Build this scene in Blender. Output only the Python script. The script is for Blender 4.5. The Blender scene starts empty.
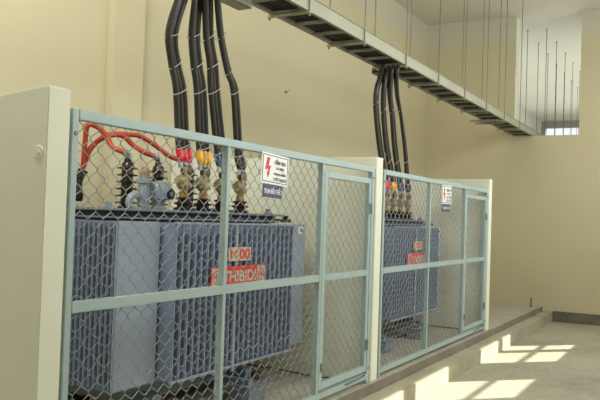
import bpy, bmesh, math, random
from mathutils import Vector, Matrix
random.seed(7)
SC = bpy.context.scene
C = SC.collection
PI = math.pi

# ------------------------------------------------------------------ materials
def nt(name):
    m = bpy.data.materials.new(name); m.use_nodes = True
    t = m.node_tree; return m, t, t.nodes['Principled BSDF']

def mat(name, col, rough=.6, metal=0., var=.08, scale=6., bump=0., bscale=60., spec=.5, detail=4):
    m, t, p = nt(name); N = t.nodes; L = t.links
    tc = N.new('ShaderNodeTexCoord'); nz = N.new('ShaderNodeTexNoise')
    nz.inputs['Scale'].default_value = scale; nz.inputs['Detail'].default_value = detail
    L.new(tc.outputs['Object'], nz.inputs['Vector'])
    r = N.new('ShaderNodeValToRGB')
    r.color_ramp.elements[0].position = .3; r.color_ramp.elements[1].position = .7
    r.color_ramp.elements[0].color = [max(0, c * (1 - var)) for c in col] + [1]
    r.color_ramp.elements[1].color = [min(1, c * (1 + var)) for c in col] + [1]
    L.new(nz.outputs['Fac'], r.inputs['Fac']); L.new(r.outputs['Color'], p.inputs['Base Color'])
    p.inputs['Roughness'].default_value = rough; p.inputs['Metallic'].default_value = metal
    p.inputs['Specular IOR Level'].default_value = spec
    if bump:
        n2 = N.new('ShaderNodeTexNoise'); n2.inputs['Scale'].default_value = bscale
        L.new(tc.outputs['Object'], n2.inputs['Vector'])
        b = N.new('ShaderNodeBump'); b.inputs['Strength'].default_value = bump; b.inputs['Distance'].default_value = .01
        L.new(n2.outputs['Fac'], b.inputs['Height']); L.new(b.outputs['Normal'], p.inputs['Normal'])
    return m

def srgb(r, g, b):
    f = lambda c: (c / 255 / 12.92) if c / 255 <= .04045 else ((c / 255 + .055) / 1.055) ** 2.4
    return (f(r), f(g), f(b))

def banded_wall(name, low, high, zb):
    """matt paint: one colour below the height zb, a paler one above"""
    m, t, p = nt(name); N = t.nodes; L = t.links
    g = N.new('ShaderNodeNewGeometry'); s = N.new('ShaderNodeSeparateXYZ'); L.new(g.outputs['Position'], s.inputs[0])
    c = N.new('ShaderNodeMath'); c.operation = 'GREATER_THAN'; c.inputs[1].default_value = zb; L.new(s.outputs['Z'], c.inputs[0])
    n = N.new('ShaderNodeTexNoise'); n.inputs['Scale'].default_value = .7; n.inputs['Detail'].default_value = 5
    L.new(g.outputs['Position'], n.inputs['Vector'])
    mx = N.new('ShaderNodeMix'); mx.data_type = 'RGBA'
    mx.inputs[6].default_value = (*low, 1); mx.inputs[7].default_value = (*high, 1); L.new(c.outputs[0], mx.inputs[0])
    hs = N.new('ShaderNodeHueSaturation'); mr = N.new('ShaderNodeMapRange')
    mr.inputs['To Min'].default_value = .94; mr.inputs['To Max'].default_value = 1.05
    L.new(n.outputs['Fac'], mr.inputs['Value']); L.new(mr.outputs[0], hs.inputs['Value'])
    L.new(mx.outputs[2], hs.inputs['Color']); L.new(hs.outputs[0], p.inputs['Base Color'])
    p.inputs['Roughness'].default_value = .85; p.inputs['Specular IOR Level'].default_value = .2
    n2 = N.new('ShaderNodeTexNoise'); n2.inputs['Scale'].default_value = 25; L.new(g.outputs['Position'], n2.inputs['Vector'])
    b = N.new('ShaderNodeBump'); b.inputs['Strength'].default_value = .06; L.new(n2.outputs['Fac'], b.inputs['Height']); L.new(b.outputs[0], p.inputs['Normal'])
    return m

def concrete(name, a, b, sc=1.2, bump=.25):
    m, t, p = nt(name); N = t.nodes; L = t.links
    g = N.new('ShaderNodeNewGeometry')
    n = N.new('ShaderNodeTexNoise'); n.inputs['Scale'].default_value = sc; n.inputs['Detail'].default_value = 8; n.inputs['Roughness'].default_value = .65
    n3 = N.new('ShaderNodeTexNoise'); n3.inputs['Scale'].default_value = sc * 14; n3.inputs['Detail'].default_value = 6
    L.new(g.outputs['Position'], n.inputs['Vector']); L.new(g.outputs['Position'], n3.inputs['Vector'])
    ad = N.new('ShaderNodeMath'); ad.operation = 'MULTIPLY_ADD'; ad.inputs[1].default_value = .35; L.new(n3.outputs['Fac'], ad.inputs[0]); 
    m2 = N.new('ShaderNodeMath'); m2.operation = 'MULTIPLY'; m2.inputs[1].default_value = .65; L.new(n.outputs['Fac'], m2.inputs[0]); L.new(m2.outputs[0], ad.inputs[2])
    r = N.new('ShaderNodeValToRGB'); r.color_ramp.elements[0].position = .36; r.color_ramp.elements[1].position = .62
    r.color_ramp.elements[0].color = (*a, 1); r.color_ramp.elements[1].color = (*b, 1)
    L.new(ad.outputs[0], r.inputs['Fac']); L.new(r.outputs[0], p.inputs['Base Color'])
    p.inputs['Roughness'].default_value = .8; p.inputs['Specular IOR Level'].default_value = .25
    bp = N.new('ShaderNodeBump'); bp.inputs['Strength'].default_value = bump; bp.inputs['Distance'].default_value = .01
    L.new(n3.outputs['Fac'], bp.inputs['Height']); L.new(bp.outputs[0], p.inputs['Normal'])
    return m

BAND = 5.08
M = dict(
    wall=banded_wall('yellow_wall_paint', srgb(193, 185, 152), srgb(192, 189, 168), BAND),
    ceil=banded_wall('ceiling_paint', srgb(208, 206, 190), srgb(208, 206, 190), 99),
    white=banded_wall('white_wall_paint', srgb(214, 212, 202), srgb(214, 212, 202), 99),
    pillar=mat('partition_paint', srgb(224, 225, 205), .8, var=.03, scale=2, bump=.08, bscale=30, spec=.2),
    slab=concrete('grey_concrete_slab', srgb(152, 148, 134), srgb(188, 182, 162)),
    edge=concrete('dark_concrete_edge', srgb(112, 108, 96), srgb(146, 139, 120)),
    ledge=concrete('plastered_ledge', srgb(150, 144, 124), srgb(182, 176, 152)),
    floor=concrete('greenish_concrete_floor', srgb(146, 144, 124), srgb(176, 173, 150), .8),
    curb=concrete('dark_curb', srgb(88, 84, 76), srgb(122, 115, 100), 2.),
    fence=mat('pale_blue_green_paint', srgb(160, 179, 176), .45, var=.05, scale=5),
    wire=mat('galvanised_wire', srgb(150, 153, 151), .55, .1, var=.12, scale=12),
    steel=mat('dark_hinge_steel', srgb(112, 122, 122), .5, .4),
    tank=mat('blue_grey_tank_paint', srgb(116, 130, 152), .45, var=.06, scale=4),
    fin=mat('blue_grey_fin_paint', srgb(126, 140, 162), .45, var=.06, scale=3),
    finside=mat('lightened_fin_paint', srgb(146, 158, 174), .4, var=.05, scale=3),
    lid=mat('grey_blue_lid_paint', srgb(124, 138, 148), .5, var=.08, scale=6),
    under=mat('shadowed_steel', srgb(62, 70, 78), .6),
    porc=mat('brown_porcelain', srgb(44, 30, 27), .25, var=.15, scale=10),
    black_ins=mat('black_insulator', srgb(28, 26, 27), .35),
    brass=mat('brass', srgb(168, 142, 92), .35, .6, var=.12, scale=20),
    cast=mat('dull_cast_bronze', srgb(160, 148, 108), .5, .15, var=.2, scale=18),
    disc=mat('brown_oxidised_bronze', srgb(104, 84, 54), .5, .4, var=.2, scale=18),
    alu=mat('grey_cast_aluminium', srgb(150, 156, 156), .4, .4, var=.1, scale=12),
    gadget=mat('pale_grey_enamel', srgb(138, 150, 160), .35, .1, var=.1, scale=9),
    cable=mat('dark_grey_cable_sheath', srgb(58, 55, 50), .5, var=.15, scale=5),
    traycable=mat('black_cable_sheath', srgb(38, 38, 34), .6, var=.2, scale=3),
    orange=mat('orange_red_cable', srgb(176, 62, 34), .45, var=.1, scale=6),
    red=mat('red_sleeve', srgb(214, 38, 44), .4), yellow=mat('yellow_sleeve', srgb(226, 170, 30), .4),
    blue=mat('blue_sleeve', srgb(44, 66, 104), .4), dark=mat('black_tape', srgb(40, 38, 38), .5),
    tie=mat('pale_cable_tie', srgb(190, 188, 176), .5),
    tray=mat('galvanised_tray', srgb(158, 158, 136), .5, .15, var=.06, scale=3),
    rung=mat('tray_rung_steel', srgb(140, 138, 118), .5, .15, var=.06, scale=3),
    rod=mat('threaded_rod_steel', srgb(118, 116, 100), .5, .3),
    signw=mat('white_enamel_sign', srgb(232, 233, 226), .35, var=.01), ink=mat('black_ink', srgb(30, 30, 34), .5, var=.01),
    signred=mat('red_ink', srgb(208, 30, 50), .45, var=.01), signblue=mat('dark_blue_enamel', srgb(52, 66, 98), .4, var=.03),
    platered=mat('red_name_plate', srgb(222, 52, 40), .4, var=.03), plategrey=mat('pale_name_plate', srgb(186, 182, 160), .4, var=.03),
    rust=mat('rusty_iron', srgb(74, 56, 46), .7, .2, var=.25, scale=14), redwire=mat('brown_wire', srgb(104, 62, 50), .6),
    vent=mat('window_frame_grey', srgb(150, 150, 145), .6),
)
gm, gt, gp = nt('thin_clear_glass')
for n in list(gt.nodes):
    if n.type != 'OUTPUT_MATERIAL': gt.nodes.remove(n)
tr = gt.nodes.new('ShaderNodeBsdfTransparent'); gl = gt.nodes.new('ShaderNodeBsdfGlossy'); mxs = gt.nodes.new('ShaderNodeMixShader')
gl.inputs['Roughness'].default_value = .05; mxs.inputs[0].default_value = .05
gt.links.new(tr.outputs[0], mxs.inputs[1]); gt.links.new(gl.outputs[0], mxs.inputs[2]); gt.links.new(mxs.outputs[0], gt.nodes['Material Output'].inputs[0])
M['glass'] = gm

# ------------------------------------------------------------------ mesh helpers
def bx(b, x0, x1, y0, y1, z0, z1, bev=0.):
    r = bmesh.ops.create_cube(b, size=1)
    bmesh.ops.transform(b, matrix=Matrix.Translation(((x0+x1)/2, (y0+y1)/2, (z0+z1)/2)) @ Matrix.Diagonal((x1-x0, y1-y0, z1-z0, 1)), verts=r['verts'])
    if bev:
        es = list({e for v in r['verts'] for e in v.link_edges})
        bmesh.ops.bevel(b, geom=es, offset=bev, segments=2, affect='EDGES', clamp_overlap=True)

def tube(b, pts, r, n=8, cap=True):
    pts = [Vector(p) for p in pts]; rings = []
    up = None
    for i, p in enumerate(pts):
        d = (pts[min(i+1, len(pts)-1)] - pts[max(i-1, 0)]).normalized()
        if up is None:
            a = Vector((0, 0, 1)) if abs(d.z) < .9 else Vector((1, 0, 0))
            up = (a - d * a.dot(d)).normalized()
        else:
            up = (up - d * up.dot(d)).normalized()
        s = d.cross(up); rr = r[i] if isinstance(r, (list, tuple)) else r
        rings.append([b.verts.new(p + up*math.cos(2*PI*k/n)*rr + s*math.sin(2*PI*k/n)*rr) for k in range(n)])
    for a, c in zip(rings, rings[1:]):
        for k in range(n): b.faces.new((a[k], a[(k+1) % n], c[(k+1) % n], c[k]))
    if cap:
        b.faces.new(rings[0][::-1]); b.faces.new(rings[-1])

def lathe(b, c, prof, n=16, axis='Z'):
    """prof: list of (radius, height) along axis from centre c"""
    c = Vector(c); rings = []
    for r, h in prof:
        ring = []
        for k in range(n):
            u, v = math.cos(2*PI*k/n)*r, math.sin(2*PI*k/n)*r
            o = {'Z': (u, v, h), 'Y': (u, h, v), 'X': (h, u, v)}[axis]
            ring.append(b.verts.new(c + Vector(o)))
        rings.append(ring)
    for a, d in zip(rings, rings[1:]):
        for k in range(n): b.faces.new((a[k], a[(k+1) % n], d[(k+1) % n], d[k]))
    b.faces.new(rings[0][::-1]); b.faces.new(rings[-1])

def smooth_path(P, per=6):
    P = [Vector(p) for p in P]; out = []
    Q = [P[0]*2 - P[1]] + P + [P[-1]*2 - P[-2]]
    for i in range(1, len(Q)-2):
        a, b_, c, d = Q[i-1:i+3]
        for k in range(per):
            t = k / per
            out.append(.5*((2*b_) + (c-a)*t + (2*a-5*b_+4*c-d)*t*t + (3*b_-a-3*c+d)*t**3))
    out.append(P[-1]); return out

def obj(name, b, m, parent=None, smooth=False):
    bmesh.ops.recalc_face_normals(b, faces=b.faces)
    me = bpy.data.meshes.new(name); b.to_mesh(me); b.free()
    if smooth:
        for f in me.polygons: f.use_smooth = True
        try: me.set_sharp_from_angle(angle=math.radians(42))
        except Exception: pass
    me.materials.append(m)
    o = bpy.data.objects.new(name, me); C.objects.link(o)
    if parent: o.parent = parent
    return o

def box(name, x0, x1, y0, y1, z0, z1, m, parent=None, bev=0.):
    b = bmesh.new(); bx(b, x0, x1, y0, y1, z0, z1, bev); return obj(name, b, m, parent)

def tag(o, label, cat, group=None):
    o['label'] = label; o['category'] = cat
    if group: o['group'] = group
    return o

def thing(name, label, cat, loc=(0, 0, 0), group=None):
    o = bpy.data.objects.new(name, None); C.objects.link(o); o.location = loc; o.empty_display_size = .1
    return tag(o, label, cat, group)

def struct(o): o['kind'] = 'structure'; return o

def dup(root, off, label=None, group=None, parent=None):
    r = root.copy(); C.objects.link(r)
    if parent is None:
        r.location = root.location + Vector(off)
        if label: r['label'] = label
        if group: r['group'] = group
    else: r.parent = parent
    for ch in list(root.children): dup(ch, off, parent=r)
    return r

def text(name, s, size, cx, y, cz, m, parent, sx=1., extr=.001, face='-Y', bold=.0):
    c = bpy.data.curves.new(name, 'FONT'); c.body = s; c.size = 1; c.align_x = 'CENTER'; c.align_y = 'CENTER'; c.offset = bold
    t = bpy.data.objects.new(name, c); C.objects.link(t)
    me = bpy.data.meshes.new_from_object(t.evaluated_get(bpy.context.evaluated_depsgraph_get()))
    bpy.data.objects.remove(t); bpy.data.curves.remove(c)
    xs = [v.co.x for v in me.vertices]; ys = [v.co.y for v in me.vertices]
    mx_, my_ = (min(xs)+max(xs))/2, (min(ys)+max(ys))/2; w = max(xs)-min(xs); h = max(ys)-min(ys)
    width, height = size
    for v in me.vertices: v.co = Vector((cx + (v.co.x-mx_)/w*width, y, cz + (v.co.y-my_)/h*height))
    me.materials.clear(); me.materials.append(m)
    o = bpy.data.objects.new(name, me); C.objects.link(o); o.parent = parent
    return o

def poly(b, pts, y0, y1):
    """prism of an XZ outline between y0 and y1"""
    A = [b.verts.new((x, y0, z)) for x, z in pts]; B = [b.verts.new((x, y1, z)) for x, z in pts]
    b.faces.new(A); b.faces.new(B[::-1]); n = len(pts)
    for i in range(n): b.faces.new((A[i], B[i], B[(i+1) % n], A[(i+1) % n]))

# ------------------------------------------------------------------ setting
XF, WB, ZC, ZF = 14.83, 2.37, 5.568, -.27
ZL, YL, YS = -.095, -.25, -.06          # ledge top, ledge edge, slab edge
YW = -3.6
FY0, FY1, SILL = -.64, .56, 3.235       # opening in the far wall

struct(box('floor', -2, XF, -3.7, YL, ZF-.2, ZF, M['floor']))
struct(box('trim_1', -2, XF, YL, YS, ZF-.2, ZL, M['ledge'], bev=.008))          # lower ledge
o = struct(box('trim_2', -2, XF, YS, WB, ZF-.2, 0, M['slab']))                    # upper slab
b = bmesh.new(); bx(b, -2, XF-.02, YS-.004, YS, ZL+.001, -.001)
struct(obj('trim_3', b, M['edge']))
struct(box('wall_back', -2, XF+.25, WB, WB+.2, ZF, ZC, M['wall']))
b = bmesh.new()
bx(b, XF, XF+.25, FY1, WB, ZF, ZC); bx(b, XF, XF+.25, YW-.02, FY0, ZF, ZC); bx(b, XF, XF+.25, FY0, FY1, ZF, SILL)
struct(obj('wall_far', b, M['wall']))
struct(box('trim_4', XF+.002, XF+.246, FY1-.004, FY1, SILL, ZC-.01, M['pillar']))  # painted jamb
struct(box('baseboard_far', XF-.03, XF, YW, YL, ZF, -.075, M['curb']))
struct(box('ceiling', -2, 30.2, YW-.02, 3.1, ZC, ZC+.2, M['ceil']))
b = bmesh.new(); bx(b, 5.49, 5.92, WB-.09, WB, 0, ZC)
struct(obj('trim_5', b, M['wall']))                                              # pilaster
b = bmesh.new(); bx(b, 2.54, 2.685, -.03, WB, 0, 2.085, .006)
for v in b.verts:
    if v.co.y > 1 and v.co.z > 1: v.co.z -= .24                     # the top of this partition falls towards the back
struct(obj('wall_left', b, M['pillar']))
struct(box('wall_middle', 6.545, 6.70, -.035, WB, 0, 2.10, M['pillar'], bev=.006))
struct(box('wall_right', 10.72, 10.885, -.035, WB, 0, 2.15, M['pillar'], bev=.006))
# room beyond the far wall
XE = 30.
struct(box('wall_beyond_left', XF+.25, XE, 2.9, 3.1, 2.6, ZC, M['white']))
struct(box('wall_beyond_right', XF+.25, XE, -3.2, -3.0, 2.6, ZC, M['white']))
struct(box('floor_beyond', XF+.25, XE, -3.2, 3.1, 2.4, 2.6, M['floor']))
b = bmesh.new()
bx(b, XE, XE+.2, -3.2, 3.1, 2.4, 5.02); bx(b, XE, XE+.2, -3.2, 3.1, 5.3, ZC); bx(b, XE, XE+.2, -3.2, -2.6, 5.02, 5.3); bx(b, XE, XE+.2, 2.75, 3.1, 5.02, 5.3)
struct(obj('wall_beyond_far', b, M['vent']))
w = struct(box('window_1', XE+.09, XE+.1, -2.6, 2.75, 5.02, 5.3, M['glass']))
# the side wall behind the camera with its windows (sun falls in through them)
YW = -3.6; EL = math.radians(30); K = math.sqrt(2)*math.tan(EL)
zz = lambda yf: ZF + (yf-YW)*K
cols = [(4.5, 5.3), (5.75, 6.62), (6.95, 8.05), (9.42, 10.35), (10.6, 11.08)]
cols = [(a-YW, c-YW) for a, c in cols]
rows = [(zz(-1.04), zz(-.68)), (zz(-.61), zz(.0))]
b = bmesh.new(); xs = 2.
bx(b, -2, 1.5, YW-.02, YW, ZF, ZC); bx(b, 1.5, XF, YW-.02, YW, ZF, rows[0][0]); bx(b, 1.5, XF, YW-.02, YW, rows[1][1], ZC); bx(b, 1.5, XF, YW-.02, YW, rows[0][1], rows[1][0])
xs = 1.5
for a, c in cols + [(XF, XF)]:
    for z0, z1 in rows: bx(b, xs, a, YW-.02, YW, z0, z1)
    xs = c
struct(obj('wall_front', b, M['wall']))
struct(box('wall_near', -2.2, -2, YW, WB, ZF, ZC, M['wall']))  # unseen end wall, added to keep outside light off the left partition

# ------------------------------------------------------------------ fences
def chainlink(name, x0, x1, z0, z1, parent, y=0., w=.113, h=.103, r=.0032):
    b = bmesh.new(); n = max(1, round((x1-x0)/(w/2))); dw = (x1-x0)/n
    m = int((z1-z0)/(h/2)); dz = (z1-z0)/m
    for i in range(n+1):
        # each strand zig-zags over half a diamond and hooks its neighbours
        cx = x0 + (i+.5)*dw if i < n else None
        if cx is None: break
        s = 1 if i % 2 == 0 else -1
        pts = []
        for k in range(m+1):
            e = s if k % 2 == 0 else -s
            yy = y + (.0008 if e > 0 else -.0008); zc = z0 + k*dz
            if k: pts.append((cx + e*dw*.5, yy, zc - dz*.17))
            if k < m: pts.append((cx + e*dw*.5, yy, zc + dz*.17))
        tube(b, pts, r, 4)
    o = obj(name, b, M['wire'], parent)
    for f in o.data.polygons: f.use_smooth = True
    return o

def fence(px, ztop, label, gate_label):
    x0, x1, x2, x3 = px
    t = thing('mesh_fence', label, 'fence', (x0, 0, 0), 'chain link fences in front of the transformer bays')
    O_ = lambda x: x - x0
    def bar(nm, a, c, z0, z1, y=.022): 
        return box(nm, O_(a), O_(c), -y, y, z0, z1, M['fence'], t, .003)
    bar('post', x0-.034, x0+.010, .0, ztop); bar('post', x1-.024, x1+.014, .07, ztop-.05); bar('post', x2-.028, x2+.010, .07, ztop-.05); bar('post', x3-.03, x3+.03, 0, ztop)
    bar('rail', x0+.010, x3-.03, ztop-.05, ztop, .024)
    bar('rail', x0+.010, x2-.03, .995, 1.05, .024)
    bar('rail', x0+.010, x3-.03, .04, .09, .024)
    chainlink('wire_mesh', O_(x0+.005), O_(x1-.015), .06, ztop-.03, t)
    chainlink('wire_mesh', O_(x1+.015), O_(x2-.02), .06, ztop-.03, t)
    for xx, zz_ in ((x3+.005, ztop-.1), (x3+.005, .14), (x0-.01, ztop-.12)):
        b = bmesh.new(); lathe(b, (O_(xx), -.022, zz_), [(.011, -.006), (.011, 0)], 8, 'Y'); obj('bolt', b, M['steel'], t)
    g = thing('mesh_gate', gate_label, 'gate', (x2+.03, 0, 0), 'hinged gates at the end of the fences')
    a, c = 0., x3-.04-(x2+.03); G0, G1 = .115, ztop-.11
    def gb(nm, u0, u1, z0, z1, y=.02): return box(nm, u0, u1, -y, y, z0, z1, M['fence'], g, .003)
    gb('stile', a-.012, a+.05, G0, G1); gb('stile', c-.05, c, G0, G1)
    gb('rail', a+.05, c-.05, G1-.05, G1); gb('rail', a+.05, c-.05, G0, G0+.055); gb('rail', a+.05, c-.05, .995, 1.05)
    chainlink('wire_mesh', a+.03, c-.03, G0+.03, G1-.03, g)
    for z_ in (.36, G1-.28):
        b = bmesh.new(); bx(b, c-.045, c-.006, -.026, -.02, z_-.05, z_+.05); lathe(b, (c-.003, -.026, z_-.045), [(.009, 0), (.009, .09)], 8)
        obj('hinge', b, M['steel'], g, True)
    b = bmesh.new(); bx(b, a+.015, a+.033, -.03, -.02, .26, .33)
    obj('latch', b, M['steel'], g)
    b = bmesh.new(); tube(b, [(a+.5, -.03, .075), (c-.1, -.03, .085), (c-.1, -.05, .1)], .008, 6); obj('drop_bolt', b, M['steel'], g)
    return t, g
F1 = fence((2.74, 4.092, 5.475, 6.507), 2.0, 'long pale blue-green fence of chain link in front of the nearer transformer',
      'pale blue-green mesh gate closing the nearer bay, left of the middle pillar')
F2 = fence((6.80, 8.182, 9.593, 10.69), 2.0, 'pale blue-green chain link fence in front of the farther transformer',
      'pale blue-green mesh gate of the farther bay, beside the right end pillar')

# ------------------------------------------------------------------ signs on the fences
def warning(ox, label, tilt):
    t = thing('warning_sign', label, 'sign', (ox, -.03, 1.842), 'high voltage warning signs')
    W, H = .38, .215
    box('panel', -W/2, W/2, -.002, .003, -H/2, H/2, M['signw'], t)
    b = bmesh.new(); e = .012; q = .005
    for (x0, x1, z0, z1) in ((-W/2+e, W/2-e, H/2-e-q, H/2-e), (-W/2+e, W/2-e, -H/2+e, -H/2+e+q), (-W/2+e, -W/2+e+q*1.4, -H/2+e, H/2-e), (W/2-e-q*1.4, W/2-e, -H/2+e, H/2-e)):
        bx(b, x0, x1, -.0032, -.002, z0, z1)
    obj('border', b, M['ink'], t)
    b = bmesh.new()
    poly(b, [(-.118, .078), (-.082, .074), (-.100, .018), (-.066, .022), (-.088, -.030), (-.079, -.030), (-.103, -.066), (-.116, -.026), (-.106, -.028), (-.100, -.004), (-.140, -.012)], -.0045, -.002)
    obj('lightning_bolt', b, M['signred'], t)
    text('lettering', 'CẤM VÀO', (.165, .042), .062, -.0042, .058, M['ink'], t, bold=.035)
    text('lettering', 'CÓ ĐIỆN', (.12, .028), .066, -.0042, .010, M['ink'], t, bold=.035)
    text('lettering', 'NGUY HIỂM', (.17, .028), .064, -.0042, -.026, M['ink'], t, bold=.035)
    text('lettering', 'CHẾT NGƯỜI', (.185, .031), .066, -.0042, -.064, M['ink'], t, bold=.035)
    t.rotation_euler = (0, tilt, 0); return t
def nameplate(ox, oz, label, w, h, tilt, num):
    t = thing('name_sign', label, 'sign', (ox, -.028, oz), 'small blue plates hung below the warning signs')
    box('panel', -w/2, w/2, -.002, .003, -h/2, h/2, M['signblue'], t)
    text('lettering', 'TRẠM BIẾN THẾ ' + num, (w*.92, h*.66), 0, -.0042, .002, M['signw'], t, bold=.03)
    t.rotation_euler = (0, tilt, 0)
warning(4.668, 'white warning sign with red lightning bolt on the nearer fence', math.radians(2.5))
nameplate(4.645, 1.686, 'dark blue plate with white lettering under the sign on the nearer fence', .27, .092, math.radians(1.5), '2')
warning(8.745, 'white warning sign with red lightning bolt on the farther fence', math.radians(-1.5))
nameplate(8.73, 1.683, 'dark blue plate with white lettering under the sign on the farther fence', .30, .082, 0, '1')

# ------------------------------------------------------------------ transformer
def make_transformer():
    t = thing('power_transformer', 'large blue-grey finned transformer in the nearer bay, behind the long fence', 'transformer', (3.68, .45, 0), 'oil transformers behind the fences')
    ox, oy = 3.68, .45
    X = lambda v: v-ox; Y = lambda v: v-oy
    Zb, Zt = .345, 1.44
    box('tank', X(4.06), X(5.92), Y(.72), Y(1.44), .24, 1.46, M['tank'], t, .01)
    def bank(n, f, m=M['fin']):
        b = bmesh.new()
        for i in range(n): f(b, i)
        return obj('fin_bank', b, m, t)
    n = 23; x0, x1 = 4.185, 5.85; st = (x1-x0)/(n-1)
    bank(n, lambda b, i: bx(b, X(x0+i*st-.013), X(x0+i*st+.013), Y(.45), Y(.73), Zb, Zt, .006))
    bank(n, lambda b, i: bx(b, X(x0+i*st-.013), X(x0+i*st+.013), Y(1.43), Y(1.68), Zb, Zt, .006))
    m = 23; y0, y1 = .61, 1.56; sy = (y1-y0)/(m-1)
    bank(m, lambda b, i: bx(b, X(3.725), X(4.08), Y(y0+i*sy-.009), Y(y0+i*sy+.009), Zb, Zt, .006))
    bank(m, lambda b, i: bx(b, X(5.9), X(6.29), Y(y0+i*sy-.009), Y(y0+i*sy+.009), Zb, Zt, .006))
    # flat outermost fins, colour lightened for the way their smooth faces catch light
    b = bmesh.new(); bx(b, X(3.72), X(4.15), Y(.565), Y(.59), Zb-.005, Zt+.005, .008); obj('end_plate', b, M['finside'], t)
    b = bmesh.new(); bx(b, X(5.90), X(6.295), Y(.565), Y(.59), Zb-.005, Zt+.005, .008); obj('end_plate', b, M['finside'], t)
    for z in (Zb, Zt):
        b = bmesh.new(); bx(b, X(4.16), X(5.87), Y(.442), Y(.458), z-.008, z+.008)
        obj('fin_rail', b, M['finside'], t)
    b = bmesh.new(); bx(b, X(4.905), X(4.94), Y(.433), Y(.455), .305, 1.43, .004); obj('cable_duct', b, M['finside'], t)
    # lid with a bolted flange
    b = bmesh.new(); bx(b, X(3.98), X(6.0), Y(.62), Y(1.52), 1.512, 1.53, .003); obj('lid', b, M['lid'], t)
    b = bmesh.new(); bx(b, X(4.0), X(5.98), Y(.64), Y(1.50), 1.458, 1.472, .003); obj('tank_flange', b, M['lid'], t)
    b = bmesh.new(); bx(b, X(4.04), X(5.94), Y(.69), Y(1.46), 1.45, 1.515); obj('shaded_recess', b, M['under'], t)  # recess between lid and flange, its shade put into the dark colour
    # low voltage bushings
    for i, xx in enumerate((4.64, 4.89, 5.15, 5.43)):
        cx, cy = X(xx), Y(.75); pr = []
        for z, r in ((1.53, .075), (1.55, .078), (1.556, .05), (1.572, .05), (1.578, .072), (1.59, .074), (1.597, .045), (1.61, .045), (1.616, .062), (1.626, .064), (1.635, .035)): pr.append((r, z))
        b = bmesh.new(); lathe(b, (cx, cy, 0), pr, 18); q = obj('low_voltage_bushing', b, M['porc'], t, True)
        b = bmesh.new(); lathe(b, (cx, cy, 0), [(.036, 1.632), (.036, 1.665), (.03, 1.67), (.03, 1.70)], 12); obj('brass_stem', b, M['brass'], q, True)
        b = bmesh.new()
        bx(b, cx-.06, cx+.045, cy-.03, cy+.03, 1.69, 1.80, .012)
        bx(b, cx-.10, cx-.03, cy-.045, cy+.03, 1.715, 1.79, .018); lathe(b, (cx-.068, cy-.055, 1.755), [(.018, 0), (.026, .006), (.026, .03)], 8, 'Y')
        lathe(b, (cx+.03, cy-.045, 1.72), [(.012, 0), (.02, .006), (.02, .05)], 8, 'Y'); bx(b, cx-.035, cx+.03, cy-.036, cy-.02, 1.70, 1.86, .006)
        for k in range(2): lathe(b, (cx-.03+k*.05, cy-.045, 1.775), [(.013, 0), (.013, .02)], 6, 'Y')
        obj('clamp', b, M['cast'], q, True)
        b = bmesh.new(); s = 1 if i % 2 else 1
        bx(b, cx-.035, cx+.05, cy-.03, cy+.025, 1.80, 1.865, .016); lathe(b, (cx+.01, cy-.045, 1.832), [(.02, 0), (.032, .008), (.032, .03)], 8, 'Y'); bx(b, cx-.03, cx+.07, cy-.012, cy+.012, 1.79, 1.885, .006)
        obj('terminal_flag', b, M['disc'], q, True)
        b = bmesh.new(); L_ = (-.07, 0, .07) if i < 3 else (-.035, .035)
        for dx in L_:
            bx(b, cx+dx*.8-.02, cx+dx*.8+.02, cy-.012, cy+.004, 1.85, 1.905, .003)
            lathe(b, (cx+dx*.9, cy, 1.895), [(.014, 0), (.014, .04)], 8)
        bx(b, cx-.07, cx+.07, cy-.008, cy+.012, 1.855, 1.875)
        obj('cable_lugs', b, M['alu'], q, True)
    # high voltage bushings
    for xx in (4.74, 5.13, 5.57):
        cx, cy = X(xx), Y(1.4); pr = [(.07, 1.53), (.07, 1.55), (.042, 1.555)]
        z = 1.57
        for k in range(6):
            R = .098 - k*.003
            pr += [(.046, z), (R, z+.006), (R, z+.014), (.05, z+.022), (.046, z+.05)]; z += .056
        pr += [(.03, z+.01), (.03, z+.03)]
        b = bmesh.new(); lathe(b, (cx, cy, 0), pr, 18); q = obj('high_voltage_bushing', b, M['porc'], t, True)
        b = bmesh.new(); lathe(b, (cx, cy, 1.93), [(.02, 0), (.022, .015), (.012, .02), (.012, .04)], 10); lathe(b, (cx-.03, cy, 1.985), [(.015, -.03), (.03, -.02), (.03, .02), (.015, .03)], 10, 'X')
        lathe(b, (cx+.005, cy-.025, 1.965), [(.022, 0), (.022, .05)], 8, 'Y')
        obj('elbow_connector', b, M['alu'], q, True)
    # tap changer, relief pipe and breather between the bushings
    b = bmesh.new(); lathe(b, (X(4.62), Y(1.12), 1.53), [(.06, 0), (.06, .02), (.045, .025), (.045, .20), (.06, .205), (.06, .235), (.04, .24), (.04, .27)], 16)
    q = obj('filler_pipe', b, M['gadget'], t, True)
    b = bmesh.new(); lathe(b, (X(4.62), Y(1.12), 1.80), [(.045, 0), (.045, .025), (.03, .03), (.025, .06)], 10); obj('cap', b, M['brass'], q, True)
    b = bmesh.new(); lathe(b, (X(4.80), Y(1.12), 1.53), [(.07, 0), (.07, .02), (.05, .03), (.055, .07), (.085, .09), (.09, .19), (.07, .22), (.02, .235)], 16)
    q = obj('relief_valve', b, M['gadget'], t, True)
    b = bmesh.new(); lathe(b, (X(4.84), Y(1.02), 1.66), [(.045, 0), (.045, .03)], 14, 'Y'); obj('gauge', b, M['black_ins'], q, True)
    b = bmesh.new(); lathe(b, (X(4.84), Y(1.015), 1.66), [(.02, 0), (.02, .01)], 12, 'Y'); obj('gauge_face', b, M['gadget'], q, True)
    b = bmesh.new(); c0 = Vector((X(4.47), Y(1.08), 1.58))
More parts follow.
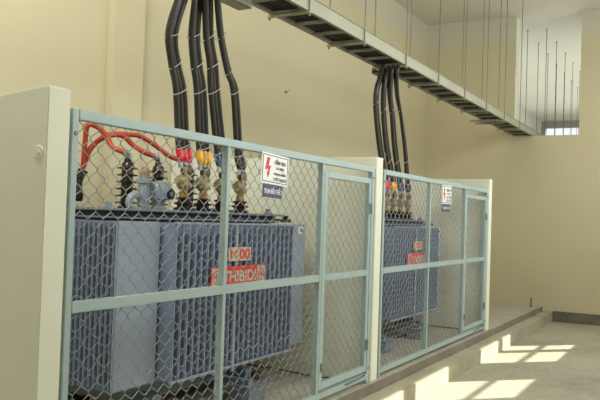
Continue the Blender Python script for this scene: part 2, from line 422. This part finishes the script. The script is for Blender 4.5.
    tube(b, [c0 + Vector((math.cos(a)*.07, 0, math.sin(a)*.06)) for a in [PI*(1.15 - k*.13) for k in range(11)]], .026, 10)
    lathe(b, (c0.x, c0.y, 1.53), [(.05, 0), (.05, .02)], 12)
    obj('tap_handle', b, M['gadget'], t, True)
    # lifting lug and small fittings on the lid
    for xx, yy in ((4.1, 1.0), (5.85, .72), (5.82, 1.3)):
        b = bmesh.new(); bx(b, X(xx)-.03, X(xx)+.03, Y(yy)-.01, Y(yy)+.01, 1.53, 1.575, .005); lathe(b, (X(xx), Y(yy), 1.53), [(.04, 0), (.04, .012)], 10); obj('lifting_lug', b, M['lid'], t)
    b = bmesh.new(); bx(b, X(5.955), X(6.10), Y(.61), Y(.7), 1.46, 1.49, .004); lathe(b, (X(6.05), Y(.65), 1.47), [(.025, 0), (.025, .05)], 10); obj('filling_valve', b, M['porc'], t, True)
    # underside: skids and wheels
    for yy in (.86, 1.30):
        b = bmesh.new(); bx(b, X(4.2), X(5.75), Y(yy-.04), Y(yy+.04), .14, .24, .004); bx(b, X(4.2), X(5.75), Y(yy-.07), Y(yy+.07), .225, .24); obj('skid_channel', b, M['lid'], t)
    for xx in (4.25, 5.45):
        b = bmesh.new(); bx(b, X(xx-.05), X(xx+.05), Y(.62), Y(1.55), .15, .23, .004); obj('cross_beam', b, M['lid'], t)
        for yy in (.66, 1.5):
            b = bmesh.new(); lathe(b, (X(xx+.12), Y(yy-.03), .095), [(.06, -.03), (.095, -.028), (.095, -.012), (.078, -.01), (.078, .05), (.04, .052)], 22, 'Y')
            q = obj('wheel', b, M['rust'], t, True)
            b = bmesh.new(); lathe(b, (X(xx+.12), Y(yy-.07), .095), [(.025, 0), (.025, .06)], 10, 'Y'); obj('axle', b, M['under'], q, True)
    for xx in (3.98, 5.18):
        b = bmesh.new(); bx(b, X(xx), X(xx+.26), Y(.44), Y(.62), .0, .12, .006); bx(b, X(xx-.02), X(xx+.28), Y(.43), Y(.63), .12, .135, .003)
        bx(b, X(xx+.05), X(xx+.12), Y(.48), Y(.80), .135, .18)
        obj('foot_block', b, M['lid'], t)
    # plates
    q = box('number_plate', X(4.79), X(5.10), Y(.418), Y(.431), 1.157, 1.262, M['plategrey'], t)
    text('lettering', '1600', (.28, .082), X(4.945), Y(.4165), 1.21, M['platered'], q, bold=.035)
    q = box('maker_plate', X(4.57), X(5.33), Y(.418), Y(.431), .967, 1.117, M['platered'], t)
    for a, c in ((4.577, 4.685), (5.205, 5.322)): box('end_field', X(a), X(c), Y(.4165), Y(.418), .975, 1.109, M['plategrey'], q)
    for cx_ in (4.631, 5.264):
        b = bmesh.new()
        n_ = 20
        for k in range(n_):
            a0, a1 = 2*PI*k/n_, 2*PI*(k+1)/n_
            pts = [(X(cx_)+math.cos(a)*r*.9, 1.042+math.sin(a)*r) for a, r in ((a0, .052), (a1, .052), (a1, .043), (a0, .043))]
            poly(b, pts, Y(.415), Y(.4165))
        bx(b, X(cx_-.006), X(cx_+.006), Y(.415), Y(.4165), 1.012, 1.074); bx(b, X(cx_-.025), X(cx_+.025), Y(.415), Y(.4165), 1.036, 1.048)
        obj('emblem', b, M['signred'], q)
    text('lettering', 'THIBIDI', (.47, .088), X(4.948), Y(.4155), 1.042, M['plategrey'], q, bold=.03)
    b = bmesh.new(); bx(b, X(6.145), X(6.225), Y(.555), Y(.565), 1.355, 1.425); q = obj('sticker', b, M['signw'], t)
    b = bmesh.new(); bx(b, X(6.175), X(6.2), Y(.553), Y(.555), 1.375, 1.41); obj('sticker_print', b, M['ink'], q)
    return t
T1 = make_transformer()
DX = 4.12
T2 = dup(T1, (DX, 0, 0), 'large blue-grey finned transformer in the farther bay, behind the second fence')

# ------------------------------------------------------------------ cables
where = {0: 'nearer', 1: 'farther'}
pos = ['leftmost', 'second', 'third', 'rightmost']
slv = [('red', 'red'), ('yellow', 'yellow'), ('blue', 'blue'), ('dark', 'black')]
paths = {
 0: [[(4.30, .51, 3.25), (4.27, .51, 3.12), (4.11, .44, 2.96), (4.10, .5, 2.73), (4.25, .58, 2.56), (4.40, .64, 2.4), (4.60, .75, 2.05)],
     [(4.34, .44, 3.25), (4.30, .44, 3.12), (4.24, .40, 2.98), (4.33, .48, 2.78), (4.48, .56, 2.60), (4.62, .62, 2.44), (4.86, .75, 2.06)],
     [(4.33, .37, 3.25), (4.29, .37, 3.14), (4.27, .335, 3.01), (4.50, .48, 2.81), (4.68, .56, 2.64), (4.80, .62, 2.47), (5.10, .75, 2.06)],
     [(4.36, .30, 3.25), (4.32, .30, 3.16), (4.30, .27, 3.04), (4.64, .46, 2.84), (4.90, .56, 2.63), (5.06, .60, 2.50), (5.38, .75, 2.06)]],
 1: [[(7.88, .49, 3.25), (7.83, .49, 3.12), (7.71, .48, 2.95), (7.80, .52, 2.75), (8.25, .64, 2.36), (8.72, .75, 2.05)],
     [(7.90, .43, 3.25), (7.85, .43, 3.12), (7.86, .46, 2.93), (8.08, .54, 2.71), (8.52, .66, 2.36), (8.97, .75, 2.05)],
     [(7.90, .37, 3.25), (7.84, .37, 3.13), (8.03, .45, 2.94), (8.35, .54, 2.74), (8.79, .66, 2.38), (9.21, .75, 2.05)],
     [(7.90, .31, 3.25), (7.85, .31, 3.14), (8.24, .44, 2.97), (8.64, .54, 2.79), (9.15, .66, 2.41), (9.5, .75, 2.05)]]}
for k in (0, 1):
    for i in range(4):
        end = Vector(((4.64, 4.89, 5.15, 5.43)[i] + k*DX, .75, 1.93))
        offs = (-.056, 0, .056) if i < 3 else (-.03, .03)
        grp = 'cables dropping to the %s bushing of the %s transformer' % (pos[i], where[k])
        P = paths[k][i]; nP = len(P)
        for j, d in enumerate(offs):
            t = thing('power_cable', 'thick dark cable with %s sleeve dropping onto the %s low bushing of the %s transformer' % (slv[i][1], pos[i], where[k]), 'cable', tuple(end + Vector((d, 0, 0))), grp)
            L = end + Vector((d, 0, 0))
            Q = []
            for a, p in enumerate(P):
                f = a/(nP-1)
                sp = .88 + .12*f
                Q.append(Vector(p) + Vector((d*sp*.95, (j-len(offs)/2)*.022*(1-f) + (.025 if j == 1 else 0)*(1-f), 0)) - L)
            Q.append(Vector((0, 0, .0)))
            sm = smooth_path(Q, 7)
            b = bmesh.new(); tube(b, sm, .0225, 10); obj('sheath', b, M['cable'], t, True)
            top = [s for s in sm if s.z < .085]
            b = bmesh.new(); tube(b, [Vector((0, 0, -.035))] + top[::-1], [.016] + [.0285]*len(top), 12)
            obj('sleeve', b, M[slv[i][0]], t, True)
            if j == len(offs)//2:
                # pale ties round the whole bundle
                for fr in ((.42, .56, .70, .86) if k == 0 else (.45, .72, .86)):
                    s0 = sm[int(fr*len(sm))]; s1 = sm[int(fr*len(sm))+1]; dv = (s1-s0).normalized()
                    w_ = 0
                    ring = []; sidev = Vector((1, 0, 0)); sidev = (sidev-dv*sidev.dot(dv)).normalized(); sv = dv.cross(sidev)
                    cc = s0 + Vector((-.03*(.88+.12*fr) if i == 3 else 0, -.008, 0))
                    sp_ = .88 + .12*fr; w_ = (.056*sp_*.95 if i < 3 else .030*sp_*.95) + .0235
                    pts = [cc + sidev*math.cos(2*PI*q/16)*w_ + sv*math.sin(2*PI*q/16)*.027 for q in range(17)]
                    b = bmesh.new(); tube(b, pts, .0032, 5, False); obj('cable_tie', b, M['tie'], t, True)

HV = [[(4.6, 1.75, 1.85), (4.56, 1.7, 2.04), (4.53, 1.65, 2.19), (4.60, 1.6, 2.18), (4.65, 1.55, 2.11), (4.66, 1.5, 2.03), (4.68, 1.42, 1.995), (4.715, 1.4, 1.985)],
      [(4.6, 1.75, 1.85), (4.62, 1.72, 1.99), (4.68, 1.68, 2.08), (4.73, 1.6, 2.13), (4.83, 1.55, 2.14), (4.91, 1.5, 2.07), (4.97, 1.42, 2.01), (5.10, 1.4, 1.985)],
      [(4.6, 1.75, 1.85), (4.63, 1.72, 1.99), (4.71, 1.7, 2.09), (4.79, 1.65, 2.15), (4.92, 1.55, 2.16), (5.02, 1.5, 2.15), (5.16, 1.45, 2.08), (5.31, 1.4, 2.0), (5.54, 1.4, 1.985)]]
def hv(k):
    t = thing('high_voltage_cable', 'black cable rising behind the %s transformer and splitting into orange-red cores' % where[k], 'cable', (4.5, 1.78, 0))
    o_ = Vector((4.5, 1.78, 0))
    b = bmesh.new(); tube(b, smooth_path([Vector(p)-o_ for p in ((4.46, 1.8, 0.), (4.46, 1.8, .8), (4.49, 1.78, 1.45), (4.55, 1.76, 1.7), (4.6, 1.75, 1.83))], 6), [.032]*24+[.045], 12)
    obj('sheath', b, M['dark'], t, True)
    b = bmesh.new(); lathe(b, Vector((4.55, 1.76, 1.70))-o_, [(.045, -.12), (.055, -.1), (.055, -.04), (.045, -.03), (.045, .06), (.055, .07), (.055, .12)], 12); obj('cable_gland', b, M['black_ins'], t, True)
    for P in HV:
        b = bmesh.new(); tube(b, smooth_path([Vector(p)-o_ for p in P], 6), .021, 10); obj('core', b, M['orange'], t, True)
    t.location = o_
    return t
H = hv(0)
dup(H, (DX, 0, 0), 'black cable rising behind the farther transformer and splitting into orange-red cores')

# ------------------------------------------------------------------ cable tray
Y0, Y1, ZT = .21, .56, 3.235
S0, SD = 5.533, 1.158
def make_tray():
    t = thing('cable_tray', 'long galvanised ladder tray hung from the ceiling above the transformers', 'cable tray', (3.2, (Y0+Y1)/2, ZT))
    ox, oy = 3.2, (Y0+Y1)/2; XEND = 25.
    for s, yy in ((-1, Y0), (1, Y1)):
        b = bmesh.new(); a, c = yy-oy-.003, yy-oy+.003
        bx(b, 0, XEND-ox, a, c, 0, .125); fl = .022
        bx(b, 0, XEND-ox, min(a, a-s*fl), max(c, c-s*fl), 0, .004); bx(b, 0, XEND-ox, min(a, a+s*.012), max(c, c+s*.012), .121, .125)
        obj('side_rail', b, M['tray'], t)
    b = bmesh.new(); bx(b, -.026, .026, -.173, .173, .002, .022); proto = obj('rung', b, M['rung'], t)
    x = S0 - 6*SD/3; proto.location.x = x - ox; n = 1
    while n < 50:
        r = proto.copy(); C.objects.link(r); r.parent = t; r.location.x = x + n*SD/3 - ox; n += 1
    for xx, ln in ((4.78, .31), (7.86, .34), (12.28, .2), (12.62, .2)):
        b = bmesh.new()
        if ln > .3:
            bx(b, xx-ox, xx-ox+ln, .10, .225, -.07, -.064); bx(b, xx-ox, xx-ox+ln, .22, .226, -.07, .0); bx(b, xx-ox, xx-ox+ln, .10, .106, -.07, .0)
        else: bx(b, xx-ox, xx-ox+.04, -.12, .33, -.04, -.01)
        obj('drop_out_plate', b, M['rung'], t)
    return t
make_tray()
b = None
for i, yy in enumerate((.245, .285, .325, .365, .405, .445, .485, .525)):
    bb = bmesh.new(); pts = []
    for q in range(60):
        pts.append((q*.37, math.sin(q*1.3+i)*.006, math.sin(q*.9+i*2)*.004)); 
    tube(bb, pts, .018, 8)
    o = obj('tray_cable', bb, M['traycable'], None, True); o.location = (3.3, yy, ZT+.042)
    tag(o, 'long black cable lying along the ladder tray above the transformers', 'cable', 'cables lying in the tray')
ordn = ['nearest', 'second nearest', 'third nearest', 'fourth nearest', 'fifth nearest', 'sixth nearest', 'seventh nearest', 'eighth nearest', 'ninth nearest', 'tenth nearest']
def make_hanger():
    t = thing('tray_hanger', '', 'hanger', (S0, 0, 0), 'rod hangers carrying the cable tray')
    b = bmesh.new(); bx(b, -.015, .015, Y0-.03, Y1+.035, ZT-.022, ZT-.001); obj('crossbar', b, M['tray'], t)
    for yy in (Y0-.015, Y1+.02):
        b = bmesh.new(); tube(b, [(0, yy, ZT-.045), (0, yy, ZC)], .0065, 6); r = obj('threaded_rod', b, M['rod'], t)
        b = bmesh.new(); lathe(b, (0, yy, ZT-.04), [(.013, 0), (.013, .01)], 6); obj('nut', b, M['rod'], r)
        b = bmesh.new(); lathe(b, (0, yy, ZC-.03), [(.012, 0), (.012, .03)], 8); obj('ceiling_anchor', b, M['rod'], r)
    return t
hg = make_hanger()
ks = list(range(-1, 8)) + list(range(9, 17))
for n, k in enumerate(ks):
    o = hg if n == 0 else dup(hg, (0, 0, 0))
    o.location.x = S0 + k*SD
    near = k < 8
    o['label'] = ('pair of thin rods under the front ceiling holding the tray, %s of nine' % ordn[k+1]) if near else ('pair of thin rods in the room beyond the opening, %s behind the far wall' % ordn[k-9])
    o['group'] = 'rod hangers carrying the cable tray' if near else 'rod hangers beyond the far wall opening'

# ------------------------------------------------------------------ small things
b = bmesh.new(); tube(b, [(0, 0, 0), (0, -.04, -.005), (0, -.05, .03)], .006, 6); lathe(b, (0, -.003, 0), [(.022, 0), (.022, .006)][::-1] and [(.022, -.006), (.022, 0)], 10, 'Y')
o = obj('wall_hook', b, M['steel']); o.location = (8.99, WB, 3.23); tag(o, 'tiny dark hook fixed high on the yellow back wall', 'hook')
b = bmesh.new(); tube(b, [(0, 0, 0), (.004, 0, .09), (0, 0, .165)], .011, 8); lathe(b, (0, 0, 0), [(.03, 0), (.03, .004)], 10)
o = obj('metal_peg', b, M['rust'], None, True); o.location = (14.55, .1, 0); tag(o, 'short rusty metal peg standing on the slab by the far wall', 'peg')
b = bmesh.new(); tube(b, smooth_path([(6.535, 1.74, .012), (6.525, 1.3, .012), (6.5, .85, .012), (6.44, .6, .012), (6.42, .42, .012), (6.48, .32, .012)], 6), .006, 6)
o = obj('ground_wire', b, M['redwire'], None, True); tag(o, 'thin brown wire lying on the floor along the middle partition', 'wire')
o2 = o.copy(); C.objects.link(o2); o2.location.x += 4.17; tag(o2, 'thin brown wire lying on the floor along the right partition', 'wire')
b = bmesh.new(); lathe(b, (0, 0, 0), [(.03, -.004), (.034, 0)], 16, 'X'); lathe(b, (-.004, 0, .0), [(.012, -.005), (.012, 0)], 12, 'X')
o = obj('plaster_patch', b, M['pillar'], None, True); o.location = (2.54, .02, 1.77); tag(o, 'small round pale plaster patch on the side of the left partition wall', 'plaster patch')  # low disc standing for a mended plaster patch with a pale spot
b = bmesh.new(); lathe(b, (0, 0, -.03), [(.02, 0), (.05, .03)], 12)
o = obj('ceiling_hook', b, M['steel'], None, True); o.location = (13.6, -.55, ZC); tag(o, 'small dark fitting on the ceiling before the far wall opening', 'fitting')

# ------------------------------------------------------------------ light
W = bpy.data.worlds.new('World'); SC.world = W; W.use_nodes = True
bg = W.node_tree.nodes['Background']; bg.inputs[0].default_value = (.93, .97, 1, 1); bg.inputs[1].default_value = 1.2
def area(name, loc, rot, sx, sy, e, col=(1, 1, 1)):
    l = bpy.data.lights.new(name, 'AREA'); l.shape = 'RECTANGLE'; l.size = sx; l.size_y = sy; l.energy = e; l.color = col
    o = bpy.data.objects.new(name, l); C.objects.link(o); o.location = loc; o.rotation_euler = rot; return o
sun = bpy.data.lights.new('sun', 'SUN'); sun.energy = 14; sun.angle = math.radians(.6); sun.color = (1, .98, .86)
so = bpy.data.objects.new('sun', sun); C.objects.link(so)
d = Vector((-math.cos(EL)*math.sqrt(.5), math.cos(EL)*math.sqrt(.5), -math.sin(EL)))
so.rotation_euler = d.to_track_quat('-Z', 'Y').to_euler()
area('daylight_windows', (8.3, -3.45, 3.5), (math.radians(80), 0, 0), 11.5, 2.2, 400, (.97, .99, 1))
area('fill_rear', (-1.5, -1.2, 3.0), (math.radians(80), 0, math.radians(-90)), 5, 3.5, 50, (.93, .96, 1))  # added fill lamp behind the camera, no opening on that side
q = area('high_fill', (2.3, .5, 4.8), (0, 0, 0), 1.6, 1.6, 160, (1, .98, .94))  # added fill lamp, brightens the partitions inside the bays
q.rotation_euler = Vector((4.4, .5, -3.8)).to_track_quat('-Z', 'Y').to_euler()
area('fill_beyond', (22, 0, 2.75), (PI, 0, 0), 12, 4.5, 330, (.97, 1, .98))  # added upward fill lamp, brightens the ceiling of the far room

# ------------------------------------------------------------------ camera
cam = bpy.data.cameras.new('camera'); co = bpy.data.objects.new('camera', cam); C.objects.link(co)
cam.sensor_width = 36; cam.lens = 755.588/600*36; cam.clip_end = 100; cam.clip_start = .05
R = Vector((.4725, -.880702, .033271)); U = Vector((-.037646, .017547, .999137)); F = Vector((.880526, .473345, .024864))
co.matrix_world = Matrix(((R.x, U.x, -F.x, 0), (R.y, U.y, -F.y, -2.7493), (R.z, U.z, -F.z, 1.4969), (0, 0, 0, 1)))
SC.camera = co
SC.view_settings.view_transform = 'Standard'; SC.view_settings.look = 'None'; SC.view_settings.exposure = -.14
SC.cycles.max_bounces = 8; SC.cycles.diffuse_bounces = 5
